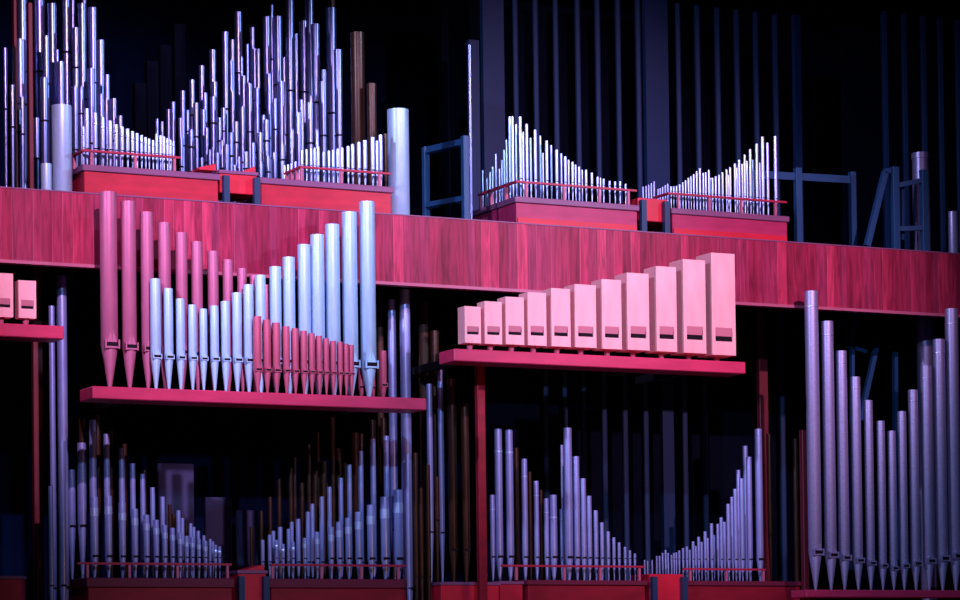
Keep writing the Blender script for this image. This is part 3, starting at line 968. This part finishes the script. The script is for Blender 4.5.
# tall slim ones at the ends
def tall(px, py, w, Y, material, label, zb=Z_PLAT, detail=1, mouth=.5):
    Y = clear_y(px, py, w, Y, 0)
    p = at(px, py, Y)
    r = size(px, py, w, Y)/2
    for a, b, c, d, z in STANDS:
        if a-r < p.x < b+r and c-r < Y < d+r and z > zb:
            zb = z
    o = flue_pipe('organ_pipe', p.x, Y, zb, p.z, r, mouth, material, detail, .3, seg=18)
    tag(o, label, 'organ pipe')


tall(51.5, 306, 6, .62, 'low_tin', 'slim tall pipe behind the right end of the short left shelf')
tall(61.5, 276, 10, .5, 'low_tin', 'wide tall pipe rising to the fascia beside the short left shelf')
tall(50.5, 486, 5, -.12, 'low_tin', 'lit lower length of the slim tall left pipe, built as separate pipe')  # lit stretch of the slim tall pipe, added as its own pipe
tall(61.8, 441, 7.5, -.08, 'low_tin', 'lit lower length of the wide tall left pipe, built as separate pipe')  # lit stretch of the wide tall pipe, added as its own pipe
tall(71.3, 470, 8, .75, 'low_tin', 'silver pipe behind the left end of the lower left rail')
tall(81.5, 443, 9, .68, 'low_tin', 'wide silver pipe rising beside the lower left rail end')
tall(82.5, 419, 8, .9, 'brown', 'brown stand-in for the shaded top of the wide silver pipe, lower left')  # shaded top of the wide silver pipe, painted as a brown one
tall(407.5, 454, 4.6, YL-.08, 'low_tin', 'lit lower length of the widest dim metal pipe, built as separate pipe')  # lit stretch of the widest dim pipe, added as a slim pipe
# big brown pipes behind
tall(404.5, 290, 10.5, .45, 'low_tin', 'widest dim metal pipe below the fascia right of the tallest zinc pipe')
tall(391.5, 300, 8.5, .6, 'low_tin', 'dim metal pipe behind the single short red pipe of the long shelf')
tall(379.5, 292, 7, 1.0, 'brownwood', 'very dark pipe behind the tallest zinc pipe')
tall(423, 303, 10, .9, 'brownwood', 'very dark wide pipe between the two long shelves')
tall(434, 331, 9.5, .7, 'brown', 'dim brown pipe left of the square wooden pipe shelf')
tall(429, 384, 6, .4, 'low_tin', 'slim silvery pipe between the facing ends of the two long shelves')
tall(440, 366, 6, .5, 'low_tin', 'slim dim pipe under the left end of the square pipe shelf')
tall(451.5, 379, 9, .35, 'brown', 'broad brown pipe with visible foot left of the dark red post', mouth=.32)
tall(464.3, 403, 8.5, .38, 'brown', 'shorter brown pipe touching the dark red post', mouth=.32)
for i, (px, py, w) in enumerate([(415, 453, 5), (420.8, 488, 5), (427.5, 465, 5), (436.5, 477, 5.6)]):
    tall(px, py, w, YL+.1, 'brown', nth(i+1)+' from left of four slim brown pipes right of the left-centre windchest', mouth=.62)
tall(769, 434, 5.6, YL+.3, 'brown', 'brown pipe right of the tallest lower right silver pipe')
tall(795, 439, 5.4, .5, 'brown', 'slim brown pipe beside the post left of the big right group')
tall(924.5, 316, 17, .7, 'zinc_dim', 'wide dim pipe behind the big right-hand pipe group')

# M1
m1a = [(492, 495, 5.2), (497.8, 429, 8), (508.7, 430, 8), (524, 459, 6.2), (536, 481, 5.2), (546, 498.5, 5), (553, 495, 8), (561.3, 509, 3.6)]
rank(m1a, YL+.3, Z_LOW, 'organ_pipe', 'low_tin', .24, '{n} from left of the unevenly tall silver pipes beside the dark red post', 'organ pipe',
     'uneven silver pipes beside the red post', detail=1, collar=(.5, 6, 'tin_small'))
m1b = [(567.3, 428, 8.6), (575.8, 456.5, 6.7), (582.8, 478.5, 6), (588.8, 496, 5.4), (595.5, 510.5, 4.8), (601.7, 522.5, 4.3), (608, 531.5, 3.8), (613.7, 537.5, 3.5), (619, 542.5, 3.2),
       (625, 547, 3), (629.8, 550.5, 2.8), (634.8, 553.5, 2.7)]
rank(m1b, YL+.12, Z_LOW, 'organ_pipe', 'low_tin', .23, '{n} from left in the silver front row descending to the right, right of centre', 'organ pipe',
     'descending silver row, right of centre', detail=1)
m1c = [(516, 448, 5), (529.5, 472, 4.2), (540.8, 490, 3.8)]
rank(m1c, YL+.5, Z_LOW, 'organ_pipe', 'brown', .2, '{n} from left of three brown pipes behind the uneven silver ones', 'organ pipe', 'three brown pipes', detail=0)
rank([(562, 445, 3.4)], YL+.3, Z_LOW, 'organ_pipe', 'low_tin', .2, 'slim silver pipe half hidden behind the tall descending row leader', 'organ pipe', detail=0)
# M2
m2 = [(671.5, 555, 2.2), (674, 553, 2.2), (676.3, 552.5, 2.2), (679.2, 550.5, 2.4), (683, 548, 2.5), (686.8, 546.5, 2.6), (693, 541.5, 3), (698.5, 537, 3.1), (705, 531.5, 3.4),
      (711.4, 523.5, 3.5), (721, 517.5, 3.6), (728, 504, 4.2), (735, 489, 4.2), (741.4, 478.5, 4.6), (748.6, 457, 5.6), (758, 429, 7.6)]
rank(m2, YL+.12, Z_LOW, 'organ_pipe', 'low_tin', .23, '{n} from left in the silver row rising to the right, lower right windchest', 'organ pipe',
     'rising silver row, lower right', detail=1)
m2b = [(689.8, 550, 2.4), (695.8, 546, 2.4), (701.5, 542, 2.6), (707.5, 538, 2.6), (714, 535, 2.8), (717.6, 524, 3.2), (724.2, 522, 3.4), (731.8, 497, 3.6), (738.2, 470, 4.6),
       (744.9, 446, 5.2)]
rank(m2b, YL+.28, Z_LOW, 'organ_pipe', 'low_tin', .23, '{n} from left in the half-hidden second row on the lower right windchest', 'organ pipe',
     'half-hidden second row, lower right', detail=0)
m2c = [(644.5, 560, 1.8), (647.5, 561, 1.8), (652, 560, 1.8), (656.5, 556, 2), (659.4, 556, 2), (662.5, 553, 2), (665.5, 550, 2.2), (668, 553, 2)]
rank(m2c, YL+.55, Z_LOW, 'organ_pipe', 'low_tin', .1, '{n} from left of the tiny pipes behind the dim red bridge box', 'organ pipe',
     'tiny pipes behind the dim bridge box', detail=0)
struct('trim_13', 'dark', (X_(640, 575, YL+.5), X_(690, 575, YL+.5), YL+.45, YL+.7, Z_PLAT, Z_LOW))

# right group
YR = -.30
Z_R = at(816, 590, YR).z
shelf('pipe_shelf', 'dark red shelf under the big violet pipes at far right', X_(805.5, 592, YR-.07), X_(1010, 592, YR-.07), YR-.09, .3, Z_R, .08, ())
rg = [(811, 291.4, 13.6), (827, 321.4, 12.2), (841, 351, 11), (855, 377, 10.2), (868, 400.5, 9), (880.4, 421, 8.4), (891.4, 431, 8.2), (901.6, 411.5, 8.8),
      (912.8, 390, 9.8), (925.6, 366, 11), (938.6, 339.5, 12), (951.2, 309, 13.2)]
ro = rank(rg, YR+.05, Z_R, 'organ_pipe', 'zinc_dim', lambda i, px, r: .38-.26*(1-abs((i-6)/6.))*.6,
          '{n} from left of the big violet pipes forming a V at far right', 'organ pipe', 'big violet pipes at far right', detail=2, foot_tip=.2,
          collar=(.18, 2.4, 'tin'))
# legs of that shelf
x0r, x1r = X_(812, 592, YR), X_(955, 592, YR)
for o in bpy.data.objects:
    if o.name.startswith('pipe_shelf') and 'violet' in o.get('label', ''):
        for xx in (x0r, x1r):
            bm = bmesh.new()
            zz = o.location.z
            box(bm, xx-o.location.x-.04, xx-o.location.x+.04, .08, .16, Z_PLAT-zz, 0)
            link('shelf_leg', bm, 'darkred', o)
# dark blue struts behind the right group
root = empty('steel_frame', (X_(870, 560, .9), .9, Z_PLAT))
tag(root, 'dim blue strut frame behind the big violet pipes at far right', 'frame')
for a, b, w in [((858, 312), (852, 332), 5), ((877, 343), (860, 420), 5), ((848, 346), (866, 352), 4), ((895, 352), (896, 560), 4.5), ((852, 332), (852, 570), 3.5)]:
    bm = bmesh.new()
    A, B = at(*a, .9)-root.location, at(*b, .9)-root.location
    bar(bm, A, B, w*.0108, .05)
    link('strut', bm, 'blue_steel', root)

# ------------------------------------------------------------------ light
def spot(name, loc, target, energy, col, angle, blend=.6, radius=.35):
    d = bpy.data.lights.new(name, 'SPOT')
    d.energy = energy
    d.color = col
    d.spot_size = math.radians(angle)
    d.spot_blend = blend
    d.shadow_soft_size = radius
    o = bpy.data.objects.new(name, d)
    C.objects.link(o)
    o.location = loc
    o.rotation_euler = (Vector(target)-Vector(loc)).to_track_quat('-Z', 'Y').to_euler()
    return o


def area(name, loc, target, energy, col, sx, sy):
    d = bpy.data.lights.new(name, 'AREA')
    d.energy = energy
    d.color = col
    d.shape = 'RECTANGLE'
    d.size, d.size_y = sx, sy
    o = bpy.data.objects.new(name, d)
    C.objects.link(o)
    o.location = loc
    o.rotation_euler = (Vector(target)-Vector(loc)).to_track_quat('-Z', 'Y').to_euler()
    return o


spot('stage_key', (-6.5, -16, 12.6), (-3.6, 0, 6.7), 13500, (1.0, .56, .94), 23, .8, .12)
spot('stage_key_right', (2.8, -16, 11.8), (2.3, 0, 6.2), 10500, (1.0, .50, .78), 27, .8, .12)
spot('stage_side_left', (-18, -8.5, 11.0), (-1.6, 0, 6.7), 8500, (.62, .60, 1.0), 24, .8, .3)
spot('stage_side_right', (10, -12.5, 12.0), (-.6, 0, 6.9), 5600, (.46, .64, 1.0), 24, .8, .3)
spot('low_key', (-6.0, -16, 10.2), (.5, 0, 3.4), 5600, (.46, .58, 1.0), 38, .9, .12)
spot('low_warm', (1.0, -11, 1.0), (-.5, 0, 3.8), 330, (1.0, .42, .12), 55, .9, .4)
area('loft_blue', (3.6, 1.5, 6.25), (3.6, 2.6, 7.0), 22, (.03, .22, 1.0), 5, .3)
area('loft_blue_low', (2.4, 1.75, 2.35), (2.4, 2.3, 2.75), 3, (.06, .26, 1.0), 3.4, .1)

w = bpy.data.worlds.new('hall')
bpy.context.scene.world = w
w.use_nodes = True
w.node_tree.nodes['Background'].inputs['Color'].default_value = (.05, .06, .22, 1)
w.node_tree.nodes['Background'].inputs['Strength'].default_value = .08

vs = bpy.context.scene.view_settings
vs.view_transform = 'Standard'
vs.look = 'None'
vs.exposure = 0
